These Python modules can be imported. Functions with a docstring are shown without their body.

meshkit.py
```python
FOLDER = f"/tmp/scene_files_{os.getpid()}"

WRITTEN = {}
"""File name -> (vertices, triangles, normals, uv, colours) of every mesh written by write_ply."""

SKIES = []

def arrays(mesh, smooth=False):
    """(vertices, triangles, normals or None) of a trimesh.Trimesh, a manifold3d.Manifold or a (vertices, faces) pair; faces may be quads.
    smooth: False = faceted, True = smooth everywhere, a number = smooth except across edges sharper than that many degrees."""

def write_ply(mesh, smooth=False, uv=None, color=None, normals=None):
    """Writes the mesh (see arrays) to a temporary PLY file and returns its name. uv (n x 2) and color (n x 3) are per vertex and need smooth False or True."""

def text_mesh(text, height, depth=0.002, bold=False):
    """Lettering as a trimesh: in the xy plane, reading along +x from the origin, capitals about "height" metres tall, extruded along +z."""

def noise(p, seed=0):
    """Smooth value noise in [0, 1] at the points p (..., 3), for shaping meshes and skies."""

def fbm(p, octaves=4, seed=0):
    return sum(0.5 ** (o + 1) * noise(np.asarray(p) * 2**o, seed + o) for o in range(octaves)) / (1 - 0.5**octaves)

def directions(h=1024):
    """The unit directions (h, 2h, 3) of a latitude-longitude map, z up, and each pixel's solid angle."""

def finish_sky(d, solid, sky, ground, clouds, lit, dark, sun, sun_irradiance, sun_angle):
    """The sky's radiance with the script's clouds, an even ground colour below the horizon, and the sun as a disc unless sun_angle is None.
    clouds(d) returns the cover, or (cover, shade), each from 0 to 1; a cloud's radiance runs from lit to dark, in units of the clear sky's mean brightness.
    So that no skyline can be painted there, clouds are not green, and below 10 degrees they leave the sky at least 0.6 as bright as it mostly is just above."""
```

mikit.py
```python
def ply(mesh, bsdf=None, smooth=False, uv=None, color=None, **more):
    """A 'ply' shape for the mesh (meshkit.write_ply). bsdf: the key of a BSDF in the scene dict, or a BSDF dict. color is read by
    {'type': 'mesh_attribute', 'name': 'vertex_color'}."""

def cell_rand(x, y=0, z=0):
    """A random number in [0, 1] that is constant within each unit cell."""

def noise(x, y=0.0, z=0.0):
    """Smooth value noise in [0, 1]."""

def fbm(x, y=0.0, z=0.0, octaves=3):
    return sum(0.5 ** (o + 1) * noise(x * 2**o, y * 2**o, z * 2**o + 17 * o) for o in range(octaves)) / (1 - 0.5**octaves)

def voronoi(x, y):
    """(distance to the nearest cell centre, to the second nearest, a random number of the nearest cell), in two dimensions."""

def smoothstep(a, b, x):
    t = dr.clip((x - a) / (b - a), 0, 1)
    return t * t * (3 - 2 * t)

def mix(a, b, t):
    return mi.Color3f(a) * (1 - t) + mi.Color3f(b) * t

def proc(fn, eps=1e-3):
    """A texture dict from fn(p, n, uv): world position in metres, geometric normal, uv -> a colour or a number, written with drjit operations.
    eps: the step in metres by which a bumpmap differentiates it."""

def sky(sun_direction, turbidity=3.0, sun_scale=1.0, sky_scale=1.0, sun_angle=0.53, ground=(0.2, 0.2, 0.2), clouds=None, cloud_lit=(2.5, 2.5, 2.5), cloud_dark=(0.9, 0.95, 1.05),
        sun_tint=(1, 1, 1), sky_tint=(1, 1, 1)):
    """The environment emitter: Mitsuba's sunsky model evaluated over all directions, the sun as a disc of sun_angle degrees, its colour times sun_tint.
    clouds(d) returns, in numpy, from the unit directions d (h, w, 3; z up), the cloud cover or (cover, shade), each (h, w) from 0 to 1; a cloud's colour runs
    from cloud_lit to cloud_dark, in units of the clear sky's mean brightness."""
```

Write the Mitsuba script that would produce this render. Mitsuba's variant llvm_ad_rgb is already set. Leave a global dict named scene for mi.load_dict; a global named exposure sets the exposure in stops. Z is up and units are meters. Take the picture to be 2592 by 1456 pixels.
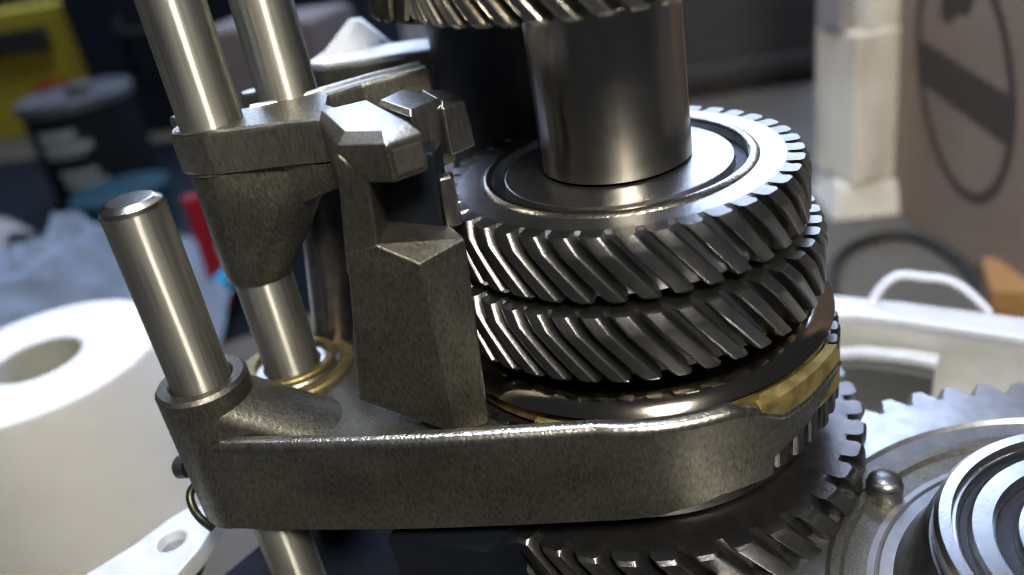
import math, random
import numpy as np, trimesh, shapely, mitsuba as mi, mikit
from shapely.geometry import Polygon, Point
from shapely.ops import unary_union
from mikit import noise, fbm, smoothstep, mix
import meshkit
random.seed(7)
T = mi.ScalarTransform4f
MM = 0.001
scene, labels = {}, {}

# ------------------------------------------------------------------ camera, light, exposure
exposure = 0.0
EYE = np.array([0.0, -201.755, 72.467])
FWD = np.array([-0.13900, 0.87925, -0.45569])
UPV = np.array([0.10823, 0.47092, 0.87551])
scene['camera'] = dict(type='thinlens', fov=62.72, fov_axis='x', near_clip=0.01, far_clip=20.0,
                       aperture_radius=0.0021, focus_distance=0.197,
                       to_world=T().look_at(origin=(EYE * MM).tolist(), target=((EYE + FWD * 100) * MM).tolist(), up=UPV.tolist()))
scene['room_light'] = dict(type='constant', radiance=dict(type='rgb', value=[0.034, 0.036, 0.042]))


def quad_light(key, c, u, v, rad):
    """a rectangular lamp: centre c, half sides u and v (mm), shining along u x v"""
    c, u, v = (np.array(x, float) for x in (c, u, v))
    V = np.array([c - u - v, c + u - v, c + u + v, c - u + v]) * MM
    scene[key] = mikit.ply((V, np.array([[0, 1, 2, 3]])), 'lamp_white', emitter=dict(type='area', radiance=dict(type='rgb', value=rad)))


scene['lamp_white'] = dict(type='diffuse', reflectance=dict(type='rgb', value=[.8, .8, .8]))
quad_light('window_light', (500, 1560, 920), (-1500, 0, 0), (0, 90, -420), [3.7, 4.6, 6.7])
labels['window_light'] = dict(label='tall cold daylight window high on the dark back wall, above the view', category='window')
quad_light('work_lamp', (105, -395, 390), (64, 0, 0), (0, -42, -42), [87, 83, 74])
quad_light('ceiling_lamp', (-150, 200, 1500), (300, 0, 0), (0, -300, 0), [12, 13.8, 17.2])
labels['ceiling_lamp'] = dict(label='square cold ceiling lamp above the bench, out of view', category='lamp')
labels['work_lamp'] = dict(label='small warm work lamp behind and above the viewer', category='lamp')


# ------------------------------------------------------------------ materials
def rgb(v): return dict(type='rgb', value=list(v))


def pbsdf(key, color, rough, metallic=0.0, bump=None, bs=1.0, eps=2e-4, **more):
    b = dict(type='principled', base_color=color if isinstance(color, dict) else rgb(color),
             roughness=rough, metallic=metallic, **more)
    if bump is not None:
        b = dict(type='bumpmap', arbitrary=mikit.proc(bump, eps), scale=bs, bsdf=b)
    scene[key] = dict(type='twosided', bsdf=b)


def grain(p, n, uv):      # cast and ground grain, streaked along the height
    return 0.6 * noise(p.x * 2400, p.y * 2400, p.z * 1000) + 0.4 * noise(p.x * 1100, p.y * 1100, p.z * 900)


def fine(p, n, uv):
    return noise(p.x * 3000, p.y * 3000, p.z * 500)


def cast_col(p, n, uv):     # cast skin: faint grain, larger patches where oil has dried, a few rubbed bright spots
    g = noise(p.x * 3000, p.y * 3000, p.z * 800)
    w = fbm(p.x * 55, p.y * 55, p.z * 75)
    rub = smoothstep(.66, .80, noise(p.x * 1900 + 3, p.y * 1900, p.z * 500)) * smoothstep(.5, .7, fbm(p.x * 70 + 9, p.y * 70, p.z * 70))
    return mix(mix((.105, .098, .08), (.215, .202, .166), g) * (0.62 + 0.76 * w), (.27, .255, .215), 0.45 * rub)


def steel_col(p, n, uv):
    w = fbm(p.x * 120, p.y * 120, p.z * 50)
    return mix((.48, .45, .38), (.68, .65, .56), w)


def rough_cast(p, n, uv):
    return 0.32 + 0.16 * noise(p.x * 2100 + 7, p.y * 2100, p.z * 1000) + 0.14 * fbm(p.x * 60, p.y * 60, p.z * 60)


def turned(key, au, av, col): return dict(type='roughconductor', material='none', distribution='ggx', alpha_u=au, alpha_v=av, specular_reflectance=mikit.proc(col))


def rod_col(p, n, uv):      # steel with faint oil films and fine scratches along the bar
    w = fbm(p.x * 120, p.y * 120, p.z * 40)
    sc = smoothstep(.62, .74, noise(p.x * 1500, p.y * 1500, p.z * 45))
    return mix((.50, .485, .42), (.70, .68, .60), w) * (1 - .22 * sc)


# turned bars: rough along the axis, smooth across, over a broad dull sheen
scene['polished_steel'] = dict(type='twosided', bsdf=dict(type='blendbsdf', weight=0.55, a=turned('a', .58, .03, rod_col), b=turned('b', .6, .30, rod_col)))
scene['sleeve_steel'] = dict(type='twosided', bsdf=dict(type='roughconductor', material='none', distribution='ggx', alpha_u=0.09, alpha_v=0.045, specular_reflectance=mikit.proc(lambda p, n, uv: mix((.32, .30, .26), (.48, .45, .39), fbm(p.x * 120, p.y * 120, p.z * 50)))))
pbsdf('end_steel', mikit.proc(steel_col), 0.25, 1.0, fine, 0.00002)
pbsdf('cast_steel', mikit.proc(cast_col), mikit.proc(rough_cast), 0.9, grain, 0.00010)
pbsdf('tooth_steel', mikit.proc(lambda p, n, uv: mix((.20, .20, .19), (.34, .33, .31), fbm(p.x * 400, p.y * 400, p.z * 150))), 0.36, 1.0, fine, 0.00003)
pbsdf('bright_tooth', mikit.proc(steel_col), 0.24, 1.0, fine, 0.00003)
pbsdf('oily_steel', mikit.proc(lambda p, n, uv: mix((.10, .10, .105), (.22, .21, .20), fbm(p.x * 300, p.y * 300, p.z * 300))), 0.33, 0.95, fine, 0.00004)
pbsdf('face_steel', mikit.proc(lambda p, n, uv: mix((.42, .42, .42), (.62, .62, .62), fbm(p.x * 300, p.y * 300, 1))), 0.35, 1.0, fine, 0.00003)
pbsdf('ring_steel', (.40, .37, .31), 0.13)
scene['ring_steel']['bsdf']['metallic'] = 1.0
pbsdf('worn_edge', mikit.proc(lambda p, n, uv: mix((.34, .31, .26), (.66, .62, .54), noise(p.x * 1900, p.y * 1900, 2))), 0.27, 1.0, lambda p, n, uv: noise(p.x * 2600, p.y * 2600, p.z * 500), 0.00007)
pbsdf('machined_and_lit_cast', mikit.proc(lambda p, n, uv: mix((.22, .205, .17), (.40, .375, .315), noise(p.x * 2600, p.y * 2600, p.z * 500))), 0.38, 0.95, grain, 0.00012)  # machined plate of the upper fork; also the painted lit side of the jaw
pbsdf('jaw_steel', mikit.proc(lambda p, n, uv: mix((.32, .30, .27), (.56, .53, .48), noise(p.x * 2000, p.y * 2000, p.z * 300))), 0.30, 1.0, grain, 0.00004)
pbsdf('old_brass', mikit.proc(lambda p, n, uv: mix((.15, .12, .06), (.34, .27, .115), fbm(p.x * 500, p.y * 500, p.z * 300))), 0.5, 0.85, grain, 0.0001)
pbsdf('oily_brass', (.10, .095, .065), 0.35, 0.9)
pbsdf('brass', mikit.proc(lambda p, n, uv: mix((.27, .195, .07), (.50, .375, .135), smoothstep(.25, .7, fbm(p.x * 330, p.y * 330, p.z * 300)))), 0.5, 0.9, grain, 0.00005)
pbsdf('dark_gap', (.02, .022, .028), 0.5, 0.3)
pbsdf('blued_and_shade', (.014, .018, .026), 0.45, 0.5, specular=.25)  # dark steel of shaft and bracket; also paints shade of web and groove
pbsdf('cast_aluminium', mikit.proc(lambda p, n, uv: mix((.52, .51, .46), (.68, .67, .62), fbm(p.x * 130, p.y * 130, p.z * 130))), 0.5, 0.25, lambda p, n, uv: noise(p.x * 1500, p.y * 1500, p.z * 1500), 0.00006)
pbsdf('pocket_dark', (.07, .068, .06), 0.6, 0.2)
pbsdf('milled_aluminium', mikit.proc(lambda p, n, uv: mix((.62, .63, .65), (.80, .81, .83), fbm(p.x * 200, p.y * 200, p.z * 60))), 0.40, 0.2)
pbsdf('flange_grey', mikit.proc(lambda p, n, uv: mix((.20, .20, .20), (.36, .36, .37), fbm(p.x * 160, p.y * 160, p.z * 160))), 0.45, 0.7, grain, 0.00004)
pbsdf('bearing_steel', mikit.proc(lambda p, n, uv: mix((.55, .55, .55), (.72, .72, .72), fbm(p.x * 200, p.y * 200, 2))), 0.22, 1.0, fine, 0.00001)
pbsdf('paper', mikit.proc(lambda p, n, uv: mix((.80, .78, .735), (.86, .845, .80), fbm(p.x * 60, p.y * 60, p.z * 60))), 0.9, 0.0, lambda p, n, uv: fbm(p.x * 500, p.y * 500, p.z * 500), 0.0003)
pbsdf('core_grey', (.42, .40, .34), 0.85)
pbsdf('paper_end', (.80, .79, .77), 0.9, 0.0, lambda p, n, uv: noise(mi.Float(p.x) * 0 + 1 / 0.0008 * ((p.x + .269) ** 2 + (p.y - .103) ** 2) ** .5, p.z * 200, p.x * 60), 0.0003)
pbsdf('cloth', mikit.proc(lambda p, n, uv: mix((.12, .15, .21), (.25, .30, .39), fbm(p.x * 25, p.y * 25, p.z * 25))), 0.95, 0.0)
pbsdf('bag_grey', (.30, .29, .30), 0.9)
pbsdf('mauve_grey', (.115, .098, .098), 0.8)
pbsdf('white_paint', mikit.proc(lambda p, n, uv: mix((.66, .60, .50), (.86, .81, .71), smoothstep(.25, .6, fbm(p.x * 40, p.y * 40, p.z * 14)))), 0.7)
pbsdf('grey_paint', (.30, .28, .28), 0.7)
pbsdf('black_plastic', (.016, .017, .02), 0.45)
pbsdf('navy_plastic', (.007, .010, .016), 0.65, specular=0.12)
pbsdf('can_black', (.005, .008, .010), 0.65, specular=0.12)
pbsdf('can_lid', (.045, .05, .056), 0.55, 0.2)
pbsdf('print_pale', (.20, .23, .22), 0.7)
pbsdf('teal', (.008, .035, .05), 0.6, specular=0.15)
pbsdf('yellow_card', mikit.proc(lambda p, n, uv: mix((.20, .165, .010), (.30, .25, .016), fbm(p.x * 20, p.y * 20, p.z * 20))), 0.7)
pbsdf('red_plastic', (.27, .008, .016), 0.6, specular=.2)
pbsdf('blue_cap', (.01, .30, .62), 0.5)
pbsdf('white_plastic', (.72, .74, .82), 0.5)
pbsdf('print_brown', (.062, .048, .04), 0.8)
pbsdf('rubber', (.022, .02, .02), 0.6)
pbsdf('strap_dark', (.055, .045, .04), 0.7)
pbsdf('shelf_dark', mikit.proc(lambda p, n, uv: mix((.035, .03, .028), (.055, .048, .045), fbm(p.x * 15, p.y * 15, p.z * 60))), 0.6)
pbsdf('card_brown', mikit.proc(lambda p, n, uv: mix((.21, .155, .12), (.28, .215, .17), fbm(p.x * 25, p.y * 25, p.z * 25))), 0.85)
pbsdf('wood_orange', mikit.proc(lambda p, n, uv: mix((.30, .15, .05), (.42, .23, .08), fbm(p.x * 20, p.y * 160, p.z * 160))), 0.6)
pbsdf('bench_grey', mikit.proc(lambda p, n, uv: mix((.08, .07, .055), (.13, .115, .095), fbm(p.x * 18, p.y * 18, p.z * 18))), 0.75)
pbsdf('wall_dark', (.02, .021, .026), 0.8)


# ------------------------------------------------------------------ mesh helpers (all in millimetres)
def obj(key, mesh, bsdf, smooth=35, label=None, cat=None, group=None, kind=None, to_world=None):
    base, n = key, 0
    while key in scene:
        n += 1
        key = f'{base}_{n:03d}'
    m = mesh.copy(); m.apply_scale(MM)
    scene[key] = mikit.ply(m, bsdf, smooth)
    note(key, label, cat, group, kind)
    return key


def note(key, label=None, cat=None, group=None, kind=None):
    d = {k: v for k, v in dict(label=label, category=cat, group=group, kind=kind).items() if v}
    if d:
        labels[key] = d


def hull(*pts): return trimesh.convex.convex_hull(np.vstack([np.atleast_2d(np.asarray(p, float)) for p in pts]))


BALL = trimesh.creation.icosphere(subdivisions=2).vertices


def rhull(*pts, r=.7):
    """convex hull with rounded edges"""
    P = np.vstack([np.atleast_2d(np.asarray(p, float)) for p in pts])
    c = P.mean(0); d = c - P; P = P + d / np.linalg.norm(d, axis=1, keepdims=True) * r * 1.3
    return trimesh.convex.convex_hull((P[:, None] + BALL * r).reshape(-1, 3))


def ring3(cx, cy, z, r, n=32):
    t = np.linspace(0, 2 * np.pi, n, endpoint=False)
    return np.c_[cx + r * np.cos(t), cy + r * np.sin(t), 0 * t + z]


def join(*m): return trimesh.util.concatenate(list(m))


def box(x0, x1, y0, y1, z0, z1, c=0.0, rz=0.0):
    if c > 0:
        P = []
        for ax in range(3):
            lo, hi = np.array([x0, y0, z0], float), np.array([x1, y1, z1], float)
            d = np.full(3, c); d[ax] = 0
            lo, hi = lo + d, hi - d
            P += [[a, b, e] for a in (lo[0], hi[0]) for b in (lo[1], hi[1]) for e in (lo[2], hi[2])]
        m = hull(P)
    else:
        m = trimesh.creation.box(bounds=[[x0, y0, z0], [x1, y1, z1]])
    if rz:
        m.apply_transform(trimesh.transformations.rotation_matrix(math.radians(rz), [0, 0, 1], [(x0 + x1) / 2, (y0 + y1) / 2, 0]))
    return m


def lathe(prof, cx=0, cy=0, n=128, closed=True):
    """revolve (r, z) points about the vertical through (cx, cy); a closed profile runs counter-clockwise in (r, z)"""
    prof = np.asarray(prof, float); k = len(prof)
    t = np.linspace(0, 2 * np.pi, n, endpoint=False)
    V = np.stack([cx + np.cos(t)[:, None] * prof[:, 0], cy + np.sin(t)[:, None] * prof[:, 0], np.tile(prof[:, 1], (n, 1))], -1).reshape(-1, 3)
    F = []
    for i in range(n):
        j = (i + 1) % n
        for a in range(k if closed else k - 1):
            b = (a + 1) % k
            F += [[i * k + a, j * k + a, j * k + b], [i * k + a, j * k + b, i * k + b]]
    m = trimesh.Trimesh(V, F, process=True)
    m.update_faces(m.nondegenerate_faces())
    return m


def cyl(cx, cy, z0, z1, r, c=0.8, n=64, cb=None):
    cb = c if cb is None else cb
    return lathe([(0, z0), (r - cb, z0), (r, z0 + cb), (r, z1 - c), (r - .3 * c, z1 - .3 * c), (r - c, z1), (0, z1)], cx, cy, n, closed=False)


def prism(poly, z0, z1, c=0.8):
    """an upright prism of the polygon with rounded top and bottom edges"""
    p = Polygon(poly) if not isinstance(poly, Polygon) else poly
    p = shapely.geometry.polygon.orient(p)
    rings = [np.array(p.exterior.coords)[:-1]] + [np.array(i.coords)[:-1] for i in p.interiors]
    levels = [(c, z0), (.3 * c, z0 + .3 * c), (0, z0 + c), (0, z1 - c), (.3 * c, z1 - .3 * c), (c, z1)]
    parts = []
    caps = []
    for R in rings:
        a, b = np.roll(R, 1, 0), np.roll(R, -1, 0)
        d1 = (R - a) / np.linalg.norm(R - a, axis=1, keepdims=True); d2 = (b - R) / np.linalg.norm(b - R, axis=1, keepdims=True)
        n1, n2 = np.c_[-d1[:, 1], d1[:, 0]], np.c_[-d2[:, 1], d2[:, 0]]
        m = n1 + n2; m /= np.maximum((m * n1).sum(1, keepdims=True), .35)   # inward mitre
        k = len(R)
        V = np.vstack([np.c_[R + m * o, np.full(k, z)] for o, z in levels])
        F = []
        for l in range(len(levels) - 1):
            for i in range(k):
                j = (i + 1) % k
                F += [[l * k + i, l * k + j, (l + 1) * k + j], [l * k + i, (l + 1) * k + j, (l + 1) * k + i]]
        parts.append(trimesh.Trimesh(V, F, process=False)); caps.append(R + m * c)
    q = Polygon(caps[0], caps[1:])
    v, f = trimesh.creation.triangulate_polygon(q, engine='earcut')
    v, f = np.asarray(v), np.asarray(f)
    e = v[f]; ar = np.cross(e[:, 1] - e[:, 0], e[:, 2] - e[:, 0]); f[ar < 0] = f[ar < 0][:, ::-1]
    parts.append(trimesh.Trimesh(np.c_[v, np.full(len(v), z1)], f, process=False))
    parts.append(trimesh.Trimesh(np.c_[v, np.full(len(v), z0)], f[:, ::-1], process=False))
    return join(*parts)


def tube(P, r, n=14, loop=False, flat=None):
    P = np.asarray(P, float)
    tan = (np.roll(P, -1, 0) - np.roll(P, 1, 0)) if loop else np.gradient(P, axis=0)
    tan /= np.linalg.norm(tan, axis=1, keepdims=True)
    up = np.array([0.13, 0.21, 0.97]); V = []
    ang = np.linspace(0, 2 * np.pi, n, endpoint=False)
    for p, t in zip(P, tan):
        a = np.cross(up, t); a /= np.linalg.norm(a); b = np.cross(t, a)
        V.append(p + r * (np.cos(ang)[:, None] * a + np.sin(ang)[:, None] * b))
    V = np.array(V); K = len(P); F = []
    for i in range(K if loop else K - 1):
        j = (i + 1) % K
        for a in range(n):
            b = (a + 1) % n
            F += [[i * n + a, i * n + b, j * n + b], [i * n + a, j * n + b, j * n + a]]
    V = V.reshape(-1, 3)
    if not loop:
        V = np.vstack([V, P[0], P[-1]]); c0, c1 = len(V) - 2, len(V) - 1
        for a in range(n):
            b = (a + 1) % n
            F += [[c0, b, a], [c1, (K - 1) * n + a, (K - 1) * n + b]]
    return trimesh.Trimesh(V, F, process=False)


def spline(P, n=60, loop=False):
    from scipy.interpolate import CubicSpline
    P = np.asarray(P, float)
    if loop:
        P = np.vstack([P, P[:1]])
    s = np.r_[0, np.cumsum(np.linalg.norm(np.diff(P, axis=0), axis=1))]
    f = CubicSpline(s, P, bc_type='periodic' if loop else 'natural')
    return f(np.linspace(0, s[-1], n, endpoint=not loop))


def rot_z(m, deg, cx=0, cy=0):
    m = m.copy(); m.apply_transform(trimesh.transformations.rotation_matrix(math.radians(deg), [0, 0, 1], [cx, cy, 0])); return m


# ------------------------------------------------------------------ setting: bench and dark back wall
BZ = -195
obj('bench_top', box(-2200, 1600, -150, 1640, BZ - 40, BZ, 2), 'bench_grey', False, 'brown grey bench top under everything', 'bench', kind='structure')
obj('back_wall', box(-2600, 2600, 1680, 1720, -400, 1500), 'wall_dark', False, 'dark wall at the far back', 'wall', kind='structure')


# ------------------------------------------------------------------ gears
def tooth_mesh(rt, rr, z0, z1, N, beta, top=.52, root=.78, ch=.9, slices=7, bevel=None):
    """one helical tooth at angle 0 on top of the body of radius rr"""
    pitch = 2 * np.pi / N
    hw_r, hw_t = root * pitch * rr / 2, top * pitch * rt / 2
    tz, tr = bevel or (ch, ch * .9)            # the bevel of the upper end: how far down and how deep
    zs = np.r_[z0, z0 + ch, np.linspace(z0 + ch, z1 - tz, slices)[1:-1], z1 - tz, z1]
    h = rt - rr
    V = []
    for i, z in enumerate(zs):
        end = i in (0, len(zs) - 1)
        tip = rt - (ch * .9 if i == 0 else tr if end else 0)
        k = .82 if i == 0 else 1.0
        th = -(z - z1) * math.tan(beta) / rt
        sec = [(rr - 1.2, -hw_r), (rr + .25 * h, -hw_r * .86 * k), (rr + .7 * h - (rt - tip) * .72, -(hw_t * 1.28) * k), (tip - .25, -hw_t * k), (tip, -hw_t * .7 * k),
               (tip, hw_t * .7 * k), (tip - .25, hw_t * k), (rr + .7 * h - (rt - tip) * .72, hw_t * 1.28 * k), (rr + .25 * h, hw_r * .86 * k), (rr - 1.2, hw_r)]
        for r, y in sec:
            a = th + y / r
            V.append((r * math.cos(a), r * math.sin(a), z))
    k, F = 10, []
    for i in range(len(zs) - 1):
        for a in range(k):
            b = (a + 1) % k
            F += [[i * k + a, i * k + b, (i + 1) * k + b], [i * k + a, (i + 1) * k + b, (i + 1) * k + a]]
    for a in range(1, k - 1):
        F.append([0, a + 1, a]); e = (len(zs) - 1) * k; F.append([e, e + a, e + a + 1])
    return trimesh.Trimesh(V, F, process=False)


def gear(key, rt, rr, z0, z1, N, beta, bsdf, body_bsdf, prof, cx=0, cy=0, phase=0.0, span=None, **kw):
    """body of the lathe profile prof, then N teeth, each a part of its own (those in the azimuth span that can be seen)"""
    obj(f'{key}__body', lathe(prof, cx, cy, 160), body_bsdf, 30)
    m = tooth_mesh(rt, rr, z0, z1, N, beta, **kw); m.apply_scale(MM)
    d = mikit.ply(m, bsdf, 28)
    n = 0
    for i in range(N):
        a = (phase + i * 360.0 / N + 180) % 360 - 180
        if span and not (span[0] <= a <= span[1]):
            continue
        scene[f'{key}__tooth' + (f'_{n:03d}' if n else '')] = {**d, 'to_world': T().translate([cx * MM, cy * MM, 0]).rotate([0, 0, 1], a)}
        n += 1


B = math.radians(38.5)
gear('helical_gear', 46.0, 41.2, -15.1, 0, 39, B, 'tooth_steel', 'face_steel',
     [(18, -15.2), (41.6, -15.2), (41.6, -.6), (40.6, 0), (34.0, 0), (31.8, 0), (31.5, -2.6), (28.8, -2.6), (28.5, -.1), (28.0, .2), (18, .6)], phase=2.3, bevel=(3.2, 1.35))
obj('helical_gear__ridge', lathe([(31.9, -.1), (34.6, -.1), (34.3, .3), (33.5, .95), (32.5, 1.0), (31.9, .6)], n=320), 'worn_edge', 40, 'worn sparkling ridge round the upper face of the gear')
obj('helical_gear__groove', lathe([(28.9, -2.5), (31.4, -2.5), (31.4, -1.9), (28.9, -1.9)], n=160), 'blued_and_shade', 30, 'dark ring in the groove of the gear top face, painting its shade')  # dark inlay colours the recess as if in shade
note('helical_gear', 'upper of the two dark helical gears beneath the polished sleeve, bright ground top face', 'gear')
gear('helical_gear_001', 49.7, 44.8, -33, -17, 45, B, 'tooth_steel', 'tooth_steel',
     [(18, -33.5), (45, -33.5), (45, -17.2), (43.5, -17), (34, -17), (33, -15.3), (18, -15.3)], phase=-5.3, bevel=(3.2, 1.35))
note('helical_gear_001', 'lower dark helical gear just above the polished ring', 'gear')
gear('helical_gear_002', 43.2, 38.6, 43.2, 62, 42, B, 'bright_tooth', 'oily_steel',
     [(18, 42.6), (20, 41.5), (30, 41.5), (31, 43.6), (38.8, 43.6), (38.8, 62.5), (36, 63), (36, 66), (39.5, 67), (39.5, 84), (18, 84)], phase=3.0)  # unseen collar above the teeth added to shade the sleeve and its reflections
note('helical_gear_002', 'bright toothed gear cut off by the top edge of the picture', 'gear')

def turned_bar(key, cx, cy, z0, z1, rad, c=.8, n=96, mat='polished_steel'):
    """a turned bar: the shank carries uv along its axis for the directional polish, the ends are a part of their own"""
    t = np.linspace(0, 2 * np.pi, n + 1)
    V = np.vstack([np.c_[cx + rad * np.cos(t), cy + rad * np.sin(t), np.full(n + 1, z)] for z in np.linspace(z0 + c, z1 - c, 5)])
    UV = np.vstack([np.c_[np.full(n + 1, z * .01), t / 6.3] for z in np.linspace(z0 + c, z1 - c, 5)])
    F = np.vstack([np.stack([np.arange(n) + l * (n + 1), np.arange(n) + 1 + l * (n + 1), np.arange(n) + 1 + (l + 1) * (n + 1), np.arange(n) + (l + 1) * (n + 1)], 1) for l in range(4)])
    m = trimesh.Trimesh(V * MM, np.vstack([F[:, [0, 1, 2]], F[:, [0, 2, 3]]]), process=False)
    scene[key + '__shank'] = mikit.ply(m, mat, True, uv=UV)
    e = lathe([(rad, z1 - c), (rad - .12 * c, z1 - .5 * c), (rad - .85 * c, z1 - .06 * c), (rad - c, z1), (0, z1)], cx, cy, n, closed=False)
    obj(key + '__end', e, 'end_steel', 35)


# sleeve between the top gear and the upper gear
turned_bar('sleeve', 0, 0, .7, 41.4, 18.6, .7, 160, 'sleeve_steel')
note('sleeve', 'wide polished steel sleeve standing on the upper helical gear', 'sleeve')
# rounded synchroniser ring with brass underneath
obj('synchro_ring', lathe([(40, -41.4), (50.9, -41.4), (51.4, -41.3), (51.6, -40.95), (51.0, -40.2), (50.3, -39.45), (49.5, -38.75), (48.5, -38.1), (47.2, -37.5), (46, -37.2), (40, -37.2)], n=192), 'ring_steel', 40, 'dark polished ring with a sloping rim below the lower helical gear', 'ring')
obj('brass_ring', lathe([(40, -46), (49.6, -46), (50, -45.4), (49.2, -43.3), (40, -43.3)], n=160), 'brass', 35, 'thin yellow brass ring peeping out under the sloping polished ring', 'ring')
# dog-toothed hub under the fork and the lowest gear
gear('toothed_hub', 53.0, 50.4, -65, -47, 52, 0, 'oily_steel', 'oily_steel',
     [(15, -75), (46, -75), (46, -65.5), (50.6, -65), (50.6, -47.2), (49, -47), (15, -47)], phase=1.0, top=.5, root=.7, ch=.7)
note('toothed_hub', 'dark straight-toothed hub showing at the right under the fork', 'hub')
gear('helical_gear_003', 60.0, 55.0, -94, -76, 40, B, 'oily_steel', 'oily_steel',
     [(15, -94), (55.2, -94), (55.2, -76.2), (53.5, -76), (15, -76)], phase=0.9)
note('helical_gear_003', 'lowest and largest dark helical gear at the bottom edge of the picture', 'gear')
obj('main_shaft', lathe([(0, -190), (14, -190), (14, 64), (0, 64)], closed=False), 'oily_steel', 30, 'dark shaft hidden in the middle of the gear stack', 'shaft')

# ------------------------------------------------------------------ lower shift fork with its upright
R3 = (-105.7, -37.5)                 # short rail
R1 = (-96.6, -7.2)                  # long front rail
R2 = (-83.0, 11.8)                   # long rear rail
out = []                             # outer edge of the fork, top view: x, y, top z, bottom z
for d in np.linspace(150, 275, 14):
    out.append((R3[0] + 11.2 * math.cos(math.radians(d)), R3[1] + 11.2 * math.sin(math.radians(d)), -40.0, -67))
for t in np.linspace(.06, .96, 16):
    x = -104.7 + t * (-11.6 + 104.7); y = -48.7 + t * (-54.8 + 48.7)
    out.append((x, y - 1.2 * math.sin(math.pi * t), -40.2, -67.2))
topz = lambda d: float(np.interp(d, [-102, -70, -64, -57, -48, -40, -30], [-40.2, -40.2, -42.0, -46.0, -45.5, -44, -44]))
botz = lambda d: float(np.interp(d, [-102, -92, -77, -66, -57, -48, -40, -33], [-67.2, -66, -63.5, -60.2, -56.5, -53.5, -49.5, -46]))
for d in np.linspace(-102, -33, 46):
    out.append((56 * math.cos(math.radians(d)), 56 * math.sin(math.radians(d)), topz(d), botz(d)))
out = np.array(out)


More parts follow.
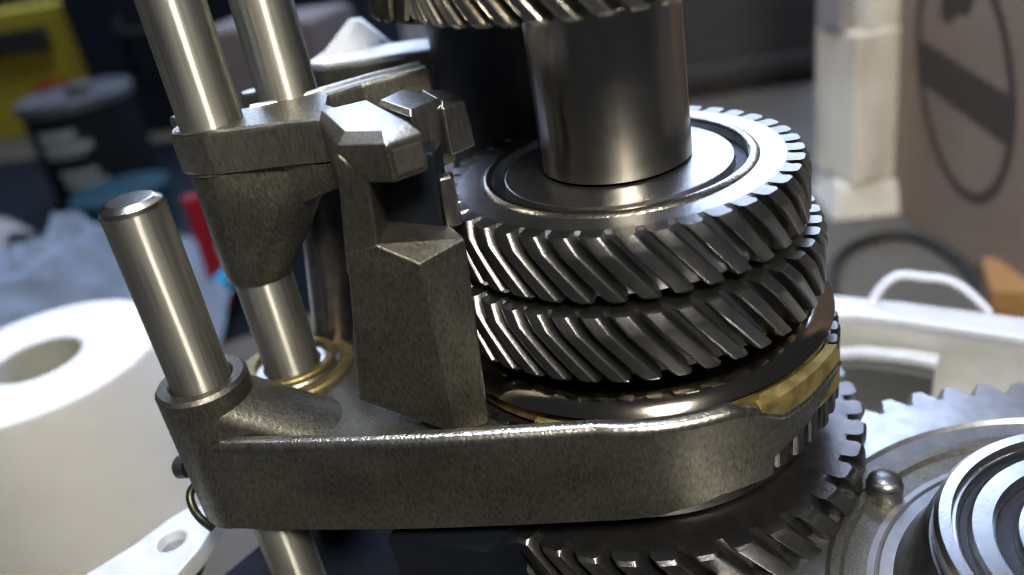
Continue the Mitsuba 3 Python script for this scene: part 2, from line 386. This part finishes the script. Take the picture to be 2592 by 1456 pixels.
def band(out, t):
    P = out[:, :2]; tan = np.gradient(P, axis=0); tan /= np.linalg.norm(tan, axis=1, keepdims=True)
    inn = np.c_[-tan[:, 1], tan[:, 0]]          # to the left of the way = inwards
    V = []
    for p, i, zt, zb in zip(P, inn, out[:, 2], out[:, 3]):
        w = min(t, t)
        for o, z in ((.9, zb), (.25, zb + .25), (0, zb + .9), (0, zt - 2.1), (.22, zt - 1.35), (.72, zt - .62), (1.45, zt - .16), (2.3, zt), (w, zt), (w, zb)):
            q = p + i * o
            V.append((q[0], q[1], z))
    k, K, F = 10, len(P), []
    for i in range(K - 1):
        for a in range(k):
            b = (a + 1) % k
            F += [[i * k + a, (i + 1) * k + a, (i + 1) * k + b], [i * k + a, (i + 1) * k + b, i * k + b]]
    for a in range(1, k - 1):
        F.append([0, a, a + 1]); e = (K - 1) * k; F.append([e, e + a + 1, e + a])
    lip = [f for f in F if all(3 <= x % k <= 7 for x in f) and max(f) - min(f) <= k + 1]
    rest = [f for f in F if f not in lip]
    return trimesh.Trimesh(V, rest, process=False), trimesh.Trimesh(V, lip, process=True)


plate = Polygon(list(map(tuple, out[:-14, :2])) + [(20, -45), (-40, -10), (-68, 10), (-96, 12), (-113, -4), (-118, -24)]).buffer(-1.5).difference(Point(0, 0).buffer(52.8, 64))
plate = max(getattr(plate, 'geoms', [plate]), key=lambda g: g.area)
front, lip = band(out, 3.4)
obj('shift_fork__front_band', front, 'cast_steel', 40)
obj('shift_fork__ground_edge', lip, 'worn_edge', 60, 'bright ground upper edge of the front band')
obj('shift_fork__base', prism(plate.simplify(.05), -64, -47, .5), 'cast_steel', 40)
obj('shift_fork__boss', join(lathe([(7.5, -66), (10.6, -66), (11.2, -65), (11.2, -29), (10.4, -28), (8.0, -28), (7.5, -28.6)], *R3, n=72)), 'cast_steel', 35)
obj('shift_fork__fillet', hull(ring3(*R3, -47, 10.9), ring3(*R3, -33, 10.7), ring3(R3[0] + 9, R3[1] + 1.0, -41.2, 9.2), ring3(R3[0] + 19, R3[1] + 5, -47.2, 11)), 'cast_steel', 35)
A, Bp, C = (-67.2, -38.7), (-44.3, -43.3), (-37.2, -40.2)


def q3(pts, z): return [(x, y, z) for x, y in pts]


low = [(-67.2, -38.7, -38), (-44.3, -43.3, -47.2), (-37.2, -40.2, -47.2), (-46, -24, -47.2), (-62, -22, -40)]
mid = q3([(-61.6, -39.8), (-43.7, -43.4), (-36.2, -39.4), (-45, -24), (-58, -22)], -8)
floor_ = [(-59.6, -40.2, 2), (-52.6, -41.7, 3.6), (-43.6, -43.6, -1.0), (-34.6, -36.5, .2), (-43, -22, 1.2), (-53, -22, 3.6), (-58, -21, 2)]
horn_low = [(-60.9, -39.9, -4), (-53, -41.6, -4), (-53.5, -27, -4), (-60.5, -20, -4)]
obj('shift_fork__upright', join(rhull(low, floor_), rhull(horn_low, [(-59.5, -40.2, 2.2), (-52.2, -41.8, 4.2), (-53, -27, 4.2), (-60, -20, 2)], [(-55.6, -41.1, 24), (-51.0, -42, 19), (-51.5, -27, 24), (-61, -20, 24)])), 'cast_steel', 40)
jaw_plan = [(-55.5, -41.2), (-44.2, -44.6), (-38.0, -39.8), (-42.2, -35.6), (-53.0, -24.4), (-55.2, -12.6), (-66, -17.5)]
obj('shift_fork__jaw', rhull(q3([(-56.9, -40.8), (-44.4, -44.2), (-38.4, -39.6), (-42.4, -35.4), (-53.4, -24.2), (-55.2, -13), (-66, -17.5)], 17.8), q3(jaw_plan, 25.2)), 'cast_steel', 40)
obj('shift_fork__jaw_top', rhull(q3(jaw_plan, 23.6), q3(jaw_plan, 25.2), q3([(-54.4, -38.4), (-45.0, -41.6), (-40.2, -38.6), (-43.0, -36.0), (-53.4, -25), (-55.6, -13.4), (-65, -17.5)], 27.0)), 'jaw_steel', 40, 'top of the front jaw in brighter steel, window light painted in')  # brighter steel paints the window light on the jaw top
obj('shift_fork__lit_face', hull([(-43.6, -44.45, 18.9), (-38.7, -40.65, 18.9), (-38.2, -40.2, 24), (-43.5, -44.5, 24), (-43.4, -43.4, 18.9), (-39.4, -40.4, 18.9), (-39.2, -40, 24), (-43.4, -43.4, 24)]), 'machined_and_lit_cast', 30)  # lighter plate paints lamp light onto the right side of the jaw
obj('shift_fork__jaw', rhull(q3([(-54, -9.6), (-43.2, -24.4), (-36.9, -16.9), (-49, -2)], 11.2),
                            q3([(-54, -9.6), (-43.2, -24.4), (-36.9, -16.9), (-49, -2)], 25.2),
                            q3([(-53.3, -9.6), (-43.2, -23.4), (-37.7, -16.9), (-49, -2.8)], 26)), 'jaw_steel', 40)
obj('shift_fork__hex_end', rhull(q3([(-37.0, -20.0), (-32.2, -15.2), (-36, -6), (-44, -4)], 13.5), q3([(-37.0, -18.8), (-32.6, -15), (-36, -6), (-44, -4)], 24.2),
                                 q3([(-37.2, -17.2), (-34.2, -13.8), (-37, -7), (-44, -4)], 25.4)), 'jaw_steel', 40)
obj('shift_fork__stop', rhull(q3([(-39, -30), (-36.4, -29), (-36.8, -26), (-39.3, -27)], 0), q3([(-38.7, -29), (-36.6, -28), (-37, -25), (-39.1, -26)], 12)), 'jaw_steel', 40)
obj('shift_fork__web', rhull(q3([(-53, -29), (-40.2, -30.5), (-39.4, -24), (-54, -19)], -2), q3([(-53.4, -28), (-39, -29), (-38.5, -22), (-53, -14)], 17.9)), 'blued_and_shade', 40)  # dark colour stands in for the shade under the jaws
# brass pads of the fork
pad = []
for d in np.linspace(-63, -33, 16):
    c, s = math.cos(math.radians(d)), math.sin(math.radians(d))
    for r, z in ((52.4, -41.4 + .0), (54.9, float(np.interp(d, [-63, -58, -33], [-42.2, -42.4, -40.8]))), (55.6, -43.4), (55.6, -52), (52.4, -52)):
        pad.append((r * c, r * s, z))
k = 5
F = []
for i in range(15):
    for a_ in range(k):
        b_ = (a_ + 1) % k
        F += [[i * k + a_, (i + 1) * k + a_, (i + 1) * k + b_], [i * k + a_, (i + 1) * k + b_, i * k + b_]]
for a_ in range(1, k - 1):
    F += [[0, a_, a_ + 1], [15 * k, 15 * k + a_ + 1, 15 * k + a_]]
obj('shift_fork__brass_inlay', rot_z(lathe([(51.6, -47), (53.6, -47), (53.8, -44), (53.2, -42.6), (51.6, -42.4)], n=256).slice_plane([0, 0, 0], [math.cos(math.radians(-28)), math.sin(math.radians(-28)), 0]).slice_plane([0, 0, 0], [-1, 0, 0]), 0).slice_plane([-48, 0, 0], [1, 0, 0]), 'brass', 30)
strip = [(r_ * math.cos(math.radians(d)), r_ * math.sin(math.radians(d)), z_) for d in np.linspace(-81, -62, 14) for r_, z_ in ((52.0, -41.0), (53.5, -40.3), (53.6, -44), (52.0, -44))]
F2 = [[i * 4 + a_, (i + 1) * 4 + a_, (i + 1) * 4 + (a_ + 1) % 4] for i in range(13) for a_ in range(4)] + [[i * 4 + a_, (i + 1) * 4 + (a_ + 1) % 4, i * 4 + (a_ + 1) % 4] for i in range(13) for a_ in range(4)]
F2 += [[0, 1, 2], [0, 2, 3], [52, 54, 53], [52, 55, 54]]
obj('shift_fork__brass_inlay', trimesh.Trimesh(strip, F2, process=False), 'brass', 30)
obj('shift_fork__brass_pad', trimesh.Trimesh(pad, F, process=False), 'brass', 30, 'brass wear pad at the right end of the fork')
obj('shift_fork__bushing', lathe([(7.9, -48), (13.0, -48), (13.4, -47.4), (13.4, -45.2), (12.8, -44.6), (8.3, -44.6), (7.9, -45)], *R1, n=64), 'jaw_steel', 30)
obj('shift_fork__brass_ring', join(lathe([(10.4, -44.5), (12.5, -44.5), (12.6, -43.6), (12.2, -43.1), (10.4, -43.1)], *R1, n=64), lathe([(13.5, -48), (17.2, -48), (17.2, -46.1), (16.6, -45.4), (13.5, -45.4)], *R1, n=64)), 'old_brass', 30, 'yellow brass ring at the foot of the long front rail')
obj('shift_fork__locking_screw', hull(ring3(0, 0, 0, 3.0, 20), ring3(0, 0, 2.4, 3.0, 20), ring3(0, 0, 3.2, 2.2, 20)).apply_transform(
    trimesh.transformations.translation_matrix([-118.2, -38, -54]) @ trimesh.transformations.rotation_matrix(math.radians(-90), [0, 1, 0])), 'black_plastic', 30)
obj('shift_fork__clip', tube(spline([(-117, -36, -60), (-120, -38.5, -62), (-118.5, -42, -66), (-113, -46, -68)], 20), 1.1), 'oily_brass', 40)
note('shift_fork', 'large cast steel shift fork with long front band and slotted upright round the gears', 'shift fork')

# ------------------------------------------------------------------ upper shift fork
up = [(-107.2, -8), (-105.4, -12.6), (-101, -15.6), (-95, -16.8), (-86, -17.2), (-76, -17.4), (-66, -19), (-60.5, -18.8), (-60.5, -13), (-68, -4), (-70, 5), (-63, 11.2), (-46, 20.6), (-49, 26.2), (-63, 18.6), (-76, 9.8), (-86, 4.8), (-98, 2.4), (-106, -2)]
up = Polygon(up).buffer(-1.5).buffer(1.5, quad_segs=8)
obj('shift_fork_001__plate', prism(up.difference(Point(R1).buffer(8.0, 32)), 15.2, 26.0, 1.4), 'machined_and_lit_cast', 35)
obj('shift_fork_001__rim', tube([(-90, 2.2, 25.6), (-76, 8.2, 25.7), (-62, 18, 25.7), (-50, 25.6, 25.6)], 1.1, 12), 'jaw_steel', 40)
obj('shift_fork_001__rear_eye', lathe([(8, 6), (11.5, 6), (12, 7), (12, 15), (11.4, 16), (8, 16)], *R2, n=48), 'cast_steel', 35)
obj('shift_fork_001__boss', hull(ring3(R1[0] + .6, R1[1] + 1, 15.1, 9.9, 48), ring3(R1[0] + 17, R1[1] + 3, 15.1, 10.5, 48), ring3(R1[0] + 9, R1[1] + 1, 0, 10.6, 48), ring3(R1[0] + .4, R1[1] + .2, -12, 9.6, 48), ring3(R1[0], R1[1], -15.4, 8.7, 48)), 'cast_steel', 35)
obj('shift_fork_001__web', hull(ring3(-67, -12, 15.1, 6), ring3(-78, -10, 15.1, 5), ring3(-68, -11, 8, 4), ring3(-82, -9, 3, 3)), 'cast_steel', 35)
note('shift_fork_001', 'upper cast steel shift fork through which the two long rails pass, with a tapered boss', 'shift fork')

# rails
def rail(key, xy, z0, z1, r, c, label):
    k, n = key, 0
    while k + '__shank' in scene:
        n += 1; k = f'{key}_{n:03d}'
    turned_bar(k, *xy, z0, z1, r, c)
    note(k, label, 'shift rail', 'polished shift rails')


rail('shift_rail', R1, -100, 120, 7.7, .8, 'front polished rail leaving through the top edge, passing through the upper fork')
rail('shift_rail', R2, 4, 120, 7.8, .8, 'rear polished rail, second from the left at the top edge')
rail('shift_rail', R3, -34, 19.3, 7.15, 2.2, 'short polished rail with a chamfered bright end, leftmost of the rails')
rail('shift_rail', (-98, -40.5), -120, -60, 6.6, 1, 'rail stub showing under the big fork at the bottom edge')
obj('dark_bracket', hull(q3([(-66, -50), (-40, -57), (-34, -48), (-62, -36)], -72), q3([(-64, -50), (-34, -60), (-30, -48), (-62, -36)], -120)), 'blued_and_shade', 20, 'dark bracket under the middle of the big fork, beside the lowest gear', 'bracket')
obj('lower_housing', prism([(-128, -30), (-120, -52), (-60, -50), (-30, -20), (-40, 30), (-90, 30)], -185, -100, 3), 'navy_plastic', 30, 'dark housing below the big fork, between the lug and the lowest gear', 'housing')
obj('selector_finger', hull(ring3(-82, 14, 2, 6.2), ring3(-84, 12, -25, 7.6), ring3(-89, 10, -46, 6.4), ring3(-89, 10, -49, 4.6)), 'oily_steel', 40, 'dark rounded finger standing behind the front rail, left of the upright', 'selector finger')
obj('hex_bolt__head', lathe([(0, 21.6), (3.0, 21.6), (3.4, 22), (3.4, 25.4), (2.9, 26), (0, 26)], -97, 22, 6, closed=False), 'end_steel', 20)
obj('hex_bolt__stem', cyl(-97, 22, -20, 21.5, 2.1, .3, 24), 'end_steel', 30)
note('hex_bolt', 'small bright bolt head between the two long rails', 'bolt')
obj('detent_pin', cyl(-109.6, 1, 8, 27, 1.5, .5, 24), 'end_steel', 30, 'small bright pin at the left end of the upper fork', 'pin')
obj('grey_case', prism([(-310, 430), (-205, 405), (-190, 470), (-295, 495)], BZ + .5, -10, 6), 'mauve_grey', 30, 'mauve grey case standing behind the two long rails', 'case')

# ------------------------------------------------------------------ dark countershaft behind the sleeve
obj('countershaft', cyl(-23, 62, -150, 150, 30, 1, 72), 'blued_and_shade', 30, 'thick dark shaft standing behind the left of the sleeve', 'shaft')

# ------------------------------------------------------------------ differential at the right: ring gear, flange, bearing
DX, DY = 96.6, -68.8
gear('ring_gear', 84.2, 78.4, -108, -89, 54, math.radians(20), 'face_steel', 'face_steel',
     [(60, -108), (78.7, -108), (78.7, -89.2), (77, -89), (66.5, -89), (65.5, -90), (60, -91)], DX, DY, phase=1.0, span=(40, 180), top=.30, root=.85)
note('ring_gear', 'big bright ring gear at the right with saw-like teeth along its far rim', 'gear')
obj('differential_case__groove', lathe([(50, -100), (62, -100), (66, -94), (60, -93.2), (50, -95)], DX, DY, 128), 'oily_steel', 30)
obj('differential_case__rim', lathe([(50, -100), (59.5, -100), (60.5, -90), (59.5, -89.2), (57.5, -89.2), (56.5, -90.4), (50, -90.4)], DX, DY, 128), 'cast_steel', 30)
obj('differential_case__flange', lathe([(20, -96), (56.3, -96), (56.3, -91), (50, -90.2), (49.4, -90.9), (48.8, -90), (20, -88)], DX, DY, 128), 'flange_grey', 30)
obj('differential_case__neck', lathe([(20, -90), (46, -90), (43.5, -86), (40.5, -77), (39.2, -75.5), (20, -75.5)], DX, DY, 128), 'oily_steel', 30)
note('differential_case', 'grey differential case carrying the bearing in the lower right corner', 'differential case')
bx, by = 59.2, -27.5
bolt = [(0, -86.2), (5.0, -90.2)]
obj('flange_bolt', lathe([(0, -91), (4.4, -91), (4.6, -86.8), (4.1, -85.2), (2.8, -84.2), (0, -83.8)], bx, by, 40, closed=False), 'tooth_steel', 40, 'domed bolt standing on the grey flange, left of the bearing', 'bolt')
obj('bearing__outer_ring', lathe([(33.4, -75.4), (38.0, -75.4), (38.6, -74.6), (38.6, -71), (37.6, -70), (35.2, -70), (34.2, -71), (33.4, -73)], DX, DY, 128), 'bearing_steel', 35)
obj('bearing__cage', lathe([(31.8, -75.2), (33.3, -75.2), (33.3, -73.6), (31.8, -73.6)], DX, DY, 128), 'dark_gap', 35)
obj('bearing__middle_ring', lathe([(26.4, -75.2), (31.7, -75.2), (31.7, -72.2), (31, -71.4), (27.2, -71.4), (26.4, -72.2)], DX, DY, 128), 'bearing_steel', 35)
obj('bearing__gap', lathe([(23.0, -75.2), (26.3, -75.2), (26.3, -74.2), (23.0, -74.2)], DX, DY, 128), 'dark_gap', 35)
obj('bearing__inner_ring', lathe([(13, -75.2), (22.9, -75.2), (22.9, -72), (22.2, -71.2), (19, -71.0), (18.6, -71.6), (17.8, -71.6), (17.4, -71), (13.6, -71), (13, -72)], DX, DY, 128), 'bearing_steel', 35)
obj('bearing__bore', lathe([(0, -75.3), (12.9, -75.3), (12.9, -74.6), (0, -74.6)], DX, DY, 64, closed=False), 'dark_gap', 35)
note('bearing', 'bright bearing of concentric steel rings in the lower right corner', 'bearing')
for i, d in enumerate((206, 199, 191, 184, 177)):
    pass

# ------------------------------------------------------------------ aluminium gearbox case at the right
rim = [(60, 104), (77.5, 105), (105, 92), (139, 73.5), (200, 36), (240, 10), (232, -6), (196, 22.5), (133.5, 60), (99.5, 79.5), (85, 86.5), (73, 88.5), (60, 88.5)]
obj('gearbox_case__rim', prism(rim, -108.5, -105, 1.0), 'milled_aluminium', 30)
wall = [(60, 100), (78, 101), (104, 88.5), (137, 70.5), (198, 33), (238, 8), (234, 0), (195, 26), (133, 62), (99, 81), (84, 88), (60, 89)]
obj('gearbox_case__wall', prism(wall, -190, -108.8, .5), 'cast_aluminium', 30)
obj('gearbox_case__ledge', prism([(70, 83), (86, 82), (101, 76.5), (110, 71.5), (107, 66), (97, 72), (83, 77.4), (70, 78)], -119.5, -116.2, .6), 'milled_aluminium', 30)
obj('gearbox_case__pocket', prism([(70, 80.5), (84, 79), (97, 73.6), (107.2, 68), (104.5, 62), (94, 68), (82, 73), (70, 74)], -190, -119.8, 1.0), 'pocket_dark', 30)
obj('gearbox_case__floor', prism([(-20, 95), (60, 100), (78, 100), (137, 68), (240, 0), (240, -150), (60, -170), (20, -60), (-20, 20)], -150, -140, 1), 'cast_aluminium', 30)
note('gearbox_case', 'bare aluminium gearbox case behind the ring gear, with a bright machined rim', 'gearbox case')
obj('wire_handle', tube(spline([(90.5, 92, -106), (92, 93.5, -104), (98.5, 96, -96.8), (102, 96.5, -95.4), (110, 95, -96), (119, 92, -97.2), (124, 89, -100), (131, 83, -108)], 60), 1.7), 'white_plastic', 40, 'pale lilac wire handle standing on the rim of the gearbox case', 'handle')

# aluminium lug at the lower left
lug = Polygon([(-130.5, -18.5), (-127, -21.5), (-126.5, -27), (-127, -35), (-129.5, -44), (-136, -60), (-150, -72), (-170, -60), (-160, -44), (-149, -32), (-142, -21), (-137, -16.5)]).buffer(-2).buffer(2, quad_segs=6)
lug = lug.difference(Point(-137.4, -31.4).buffer(4.1, 24))
obj('case_lug__plate', prism(lug, -91, -85, .7), 'milled_aluminium', 30)
obj('case_lug__hole_floor', cyl(-137.4, -31.4, -98, -88.5, 5.5, .3, 32), 'flange_grey', 30)
note('case_lug', 'pale aluminium lug with a bolt hole at the lower left, below the paper roll', 'lug')

# ------------------------------------------------------------------ paper roll
RX, RY = -269, 103
obj('paper_roll__wound_paper', lathe([(20.3, BZ), (54, BZ), (55, BZ + 1), (55.2, -140), (55, -97), (54.3, -95.6), (52, -95), (46, -94.7), (38, -95.2), (30, -94.6), (23, -95.1), (20.3, -95.6)], RX, RY, 160), 'paper', 30)
obj('paper_roll__core', lathe([(19.2, BZ), (20.2, BZ), (20.2, -95.9), (19.2, -95.9)], RX, RY, 96), 'core_grey', 30)
note('paper_roll', 'white roll of paper towel with an open core at the left', 'paper roll')

# crumpled cloths on the bench, left
def cloth(key, cx, cy, sx, sy, h, seed, bsdf, label, cat, freq=.012):
    n = 70
    X, Y = np.meshgrid(np.linspace(-1, 1, n), np.linspace(-1, 1, n), indexing='ij')
    P = np.stack([cx + sx * X, cy + sy * Y, 0 * X], -1)
    f = 1.6 * np.abs(meshkit.fbm(P * freq, 3, seed) - .5) + .25 * (1 - 2 * np.abs(meshkit.fbm(P * freq * 2.4 + 5, 2, seed + 9) - .5)) ** 6
    edge = np.clip(1.25 - np.sqrt(X ** 2 + Y ** 2), 0, 1) ** .7
    P[..., 2] = BZ + 1 + h * edge * (.55 + 1.1 * f) + 3 * meshkit.fbm(P * freq * 3, 2, seed + 3)
    idx = np.arange(n * n).reshape(n, n)
    F = np.stack([idx[:-1, :-1], idx[1:, :-1], idx[1:, 1:], idx[:-1, 1:]], -1).reshape(-1, 4)
    m = trimesh.Trimesh(P.reshape(-1, 3), np.vstack([F[:, [0, 1, 2]], F[:, [0, 2, 3]]]), process=False)
    obj(key, m, bsdf, True, label, cat)


cloth('cloth', -430, 340, 150, 95, 62, 3, 'cloth', 'crumpled blue grey cloth behind the paper roll', 'cloth')
cloth('paper_bag', -655, 500, 78, 40, 62, 8, 'bag_grey', 'pale grey paper bag at the left edge behind the crumpled cloth', 'bag', .009)

# ------------------------------------------------------------------ background left: tin, boxes
CX, CY = -556, 640
def curved(r, a0, a1, z0, z1):
    a = np.radians(np.linspace(a0, a1, 14)); V = []
    for t in a:
        V += [(CX + r * math.cos(t), CY + r * math.sin(t), z0), (CX + r * math.cos(t), CY + r * math.sin(t), z1)]
    F = []
    for i in range(13):
        F += [[2 * i, 2 * i + 2, 2 * i + 3], [2 * i, 2 * i + 3, 2 * i + 1]]
    return trimesh.Trimesh(V, F, process=False)


obj('paint_tin__body', cyl(CX, CY, BZ + .5, -89, 56, 1.5, 96), 'can_black', 30)
obj('paint_tin__lid', lathe([(0, -78), (44, -78), (48, -76), (57, -76), (59, -79), (59, -87), (56, -90), (0, -90)], CX, CY, 96, closed=False), 'can_lid', 30)
obj('paint_tin__knob', cyl(CX + 8, CY, -78, -68, 13, 3, 32), 'can_lid', 30)
for a0, a1, z0, z1 in ((-112, -70, -113, -103), (-112, -58, -125, -116), (-112, -68, -130, -127), (-102, -62, -153, -145), (-100, -56, -164, -156)):
    obj('paint_tin__print', curved(56.6, a0, a1, z0, z1), 'print_pale', True)
note('paint_tin', 'dark tin with grey lid and pale print, left in the background', 'tin')
obj('dark_mat', prism([(-1000, 420), (-330, 250), (-190, 330), (-260, 820), (-1000, 860)], BZ + .2, BZ + 4, .8), 'navy_plastic', False, 'dark rubber mat on the bench under the tin and the tub', 'mat')
obj('teal_tub', hull(ring3(-470, 520, BZ + 4.2, 40), ring3(-470, 520, -150, 46)), 'teal', 30, 'teal tub in front of the dark tin', 'tub')
obj('yellow_box__carton', box(-960, -722, 985, 1085, BZ + .5, -14, 2, -4), 'yellow_card', False)
obj('yellow_box__band', box(-960, -780, 966, 984, -68, -38, 1, -4), 'black_plastic', False)
obj('yellow_box__sticker', box(-830, -780, 968, 984, -150, -118, 1, -4), 'red_plastic', False, 'red sticker low on the yellow box')
note('yellow_box', 'yellow carton with a black band in the upper left corner', 'box')
obj('tool_box__body', box(-700, -300, 900, 1100, BZ + .5, 90, 6), 'navy_plastic', False)
obj('tool_box__handle', tube(spline([(-620, 890, -40), (-610, 870, -50), (-560, 862, -56), (-510, 870, -62), (-500, 890, -66)], 30), 7), 'black_plastic', 40)
note('tool_box', 'large dark navy tool box behind the rails', 'tool box')
obj('spray_tin', cyl(-760, 690, BZ + .5, -118, 22, 4, 40), 'navy_plastic', 30, 'slim dark cylinder in front of the yellow box', 'tin')
obj('red_stick', tube([(-297, 330, -104), (-299, 330, -190)], 6.5, 16), 'red_plastic', 40, 'red handle seen between the short rail and the tapered boss', 'handle')
obj('marker_pen__barrel', tube([(-196, 210, -94), (-214, 196, -106)], 5.2, 18), 'white_plastic', 40)
obj('marker_pen__cap', tube([(-214.2, 195.8, -106.2), (-220, 191.5, -110)], 5.6, 18), 'blue_cap', 40)
note('marker_pen', 'white marker with a bright blue tip seen between the rails', 'marker pen')

# ------------------------------------------------------------------ parts behind the rails, top middle
obj('back_fork__plate', prism([(-99, 74), (-92, 68), (-57, 66), (-30, 66), (-30, 84), (-62, 88), (-78, 90), (-97, 92), (-100, 84)], 6, 20, 1), 'cast_steel', 30)
obj('back_fork__ear', hull(q3([(-97, 78), (-92, 78), (-72, 92), (-97, 92)], 19.8), [(-84, 84, 31), (-80, 84, 31), (-80, 88, 31), (-84, 88, 31)]), 'milled_aluminium', 20)
obj('back_fork__lit_top', prism([(-98, 75), (-91, 69.5), (-57, 67.5), (-32, 67.5), (-32, 82), (-63, 86), (-97, 90)], 20.1, 21.3, .4), 'milled_aluminium', 30)  # pale aluminium colour paints the window reflection on the steel top
note('back_fork', 'steel lever with window light painted on its top, behind the rear rail, top middle', 'lever')
gear('helical_gear_004', 45.0, 40.4, 36, 62, 38, math.radians(-20), 'oily_brass', 'oily_steel',
     [(20, 35), (40.6, 35), (40.6, 62), (20, 62)], -23, 62, phase=2.0)
note('helical_gear_004', 'dark gear with yellowish glints behind the left side of the top gear', 'gear')

# ------------------------------------------------------------------ background right
obj('drawer_unit__body', box(60, 226, 712, 900, BZ + .5, 120, 4, 3), 'shelf_dark', False)
obj('drawer_unit__rail', box(64, 224, 702, 709, -178, -160, 2, 3), 'shelf_dark', False)
note('drawer_unit', 'dark brown cabinet in the background right of the sleeve', 'cabinet')
obj('white_post__column', box(160, 199, 372, 412, -66, 130, 1.5, 20), 'white_paint', False)
obj('white_post__side_panel', box(148, 159.6, 376, 404, -66, 130, 1, 20), 'grey_paint', False, 'grey side panel left of the white column')
obj('white_post__plinth', box(151, 199, 368, 416, -170, -66.4, 2, 20), 'white_paint', False)
obj('white_post__foot', hull([(146, 360, BZ + 1), (206, 360, BZ + 1), (206, 420, BZ + 1), (146, 420, BZ + 1), (152, 366, -172), (200, 366, -172), (200, 414, -172), (152, 414, -172)]), 'white_paint', False)
note('white_post', 'square white post on a thicker plinth in the right background', 'post')
# brown carton with its print
n_ = np.array([205.6 - 193.3, 258.9 - 344.5]); n_ = n_ / np.linalg.norm(n_)         # along the board, towards the viewer
base = np.array([193.3, 344.5]); off = np.array([n_[1], -n_[0]])                    # off: to the left, off the board
if off[0] > 0:
    off = -off


def onboard(s, z, o=0.0):
    p = base + n_ * s + off * o
    return (p[0], p[1], z)


obj('carton__body', hull(*[[onboard(t, z, o)] for t in (-30, 240) for z in (BZ + .5, 130) for o in (0, -90)]), 'card_brown', False)


def printed(poly, o=.35):
    """flat print on the side of the carton: a thin film of ink that follows the polygon (s along the side, z)"""
    q = shapely.geometry.polygon.orient(poly)
    v, f = trimesh.creation.triangulate_polygon(q, engine='earcut')
    P = np.array([onboard(a, b, o) for a, b in np.asarray(v)])
    return trimesh.Trimesh(P, np.asarray(f), process=False)


th = np.linspace(0, 2 * np.pi, 90, endpoint=False)
OC, OA, OB, OT = (47.4, -82.6), 46.5, 70.7, 0.43
egg = lambda k: Polygon(np.c_[OC[0] + (OA + k) * np.cos(th) * math.cos(OT) - (OB + k) * np.sin(th) * math.sin(OT), OC[1] + (OA + k) * np.cos(th) * math.sin(OT) + (OB + k) * np.sin(th) * math.cos(OT)])
obj('carton__oval', printed(egg(3.2).difference(egg(-3.2))), 'print_brown', False, 'dark oval outline printed on the carton')
obj('carton__print_band', printed(Polygon([(-18, -68), (104, -83.5), (104, -110.5), (-18, -94)]).intersection(egg(3)), .25), 'print_brown', False, 'dark band printed across the oval')
obj('carton__print_mark', printed(unary_union([Point(28, -48).buffer(8), Point(46, -40).buffer(7), Polygon([(20, -52), (50, -48), (54, -36), (22, -36)])]), .25), 'print_brown', False, 'faded dark mark printed in the upper half of the oval')
note('carton', 'brown carton with a dark printed oval at the right edge', 'carton')
obj('cable', tube(spline([(118, 250, BZ + 3.5), (126.6, 283.5, BZ + 3.5), (150, 316, BZ + 3.5), (180, 322, BZ + 3.5), (197, 290, BZ + 3.5), (199, 250, BZ + 3.5), (194, 222, BZ + 3.5), (190, 190, BZ + 3.5)], 70), 3.2), 'rubber', 40, 'black cable curving over the bench behind the wire handle', 'cable')
obj('wood_block', box(194, 330, 196, 236, BZ + .5, -176, 1, -14), 'wood_orange', False, 'orange wooden block at the right edge behind the case rim', 'block')
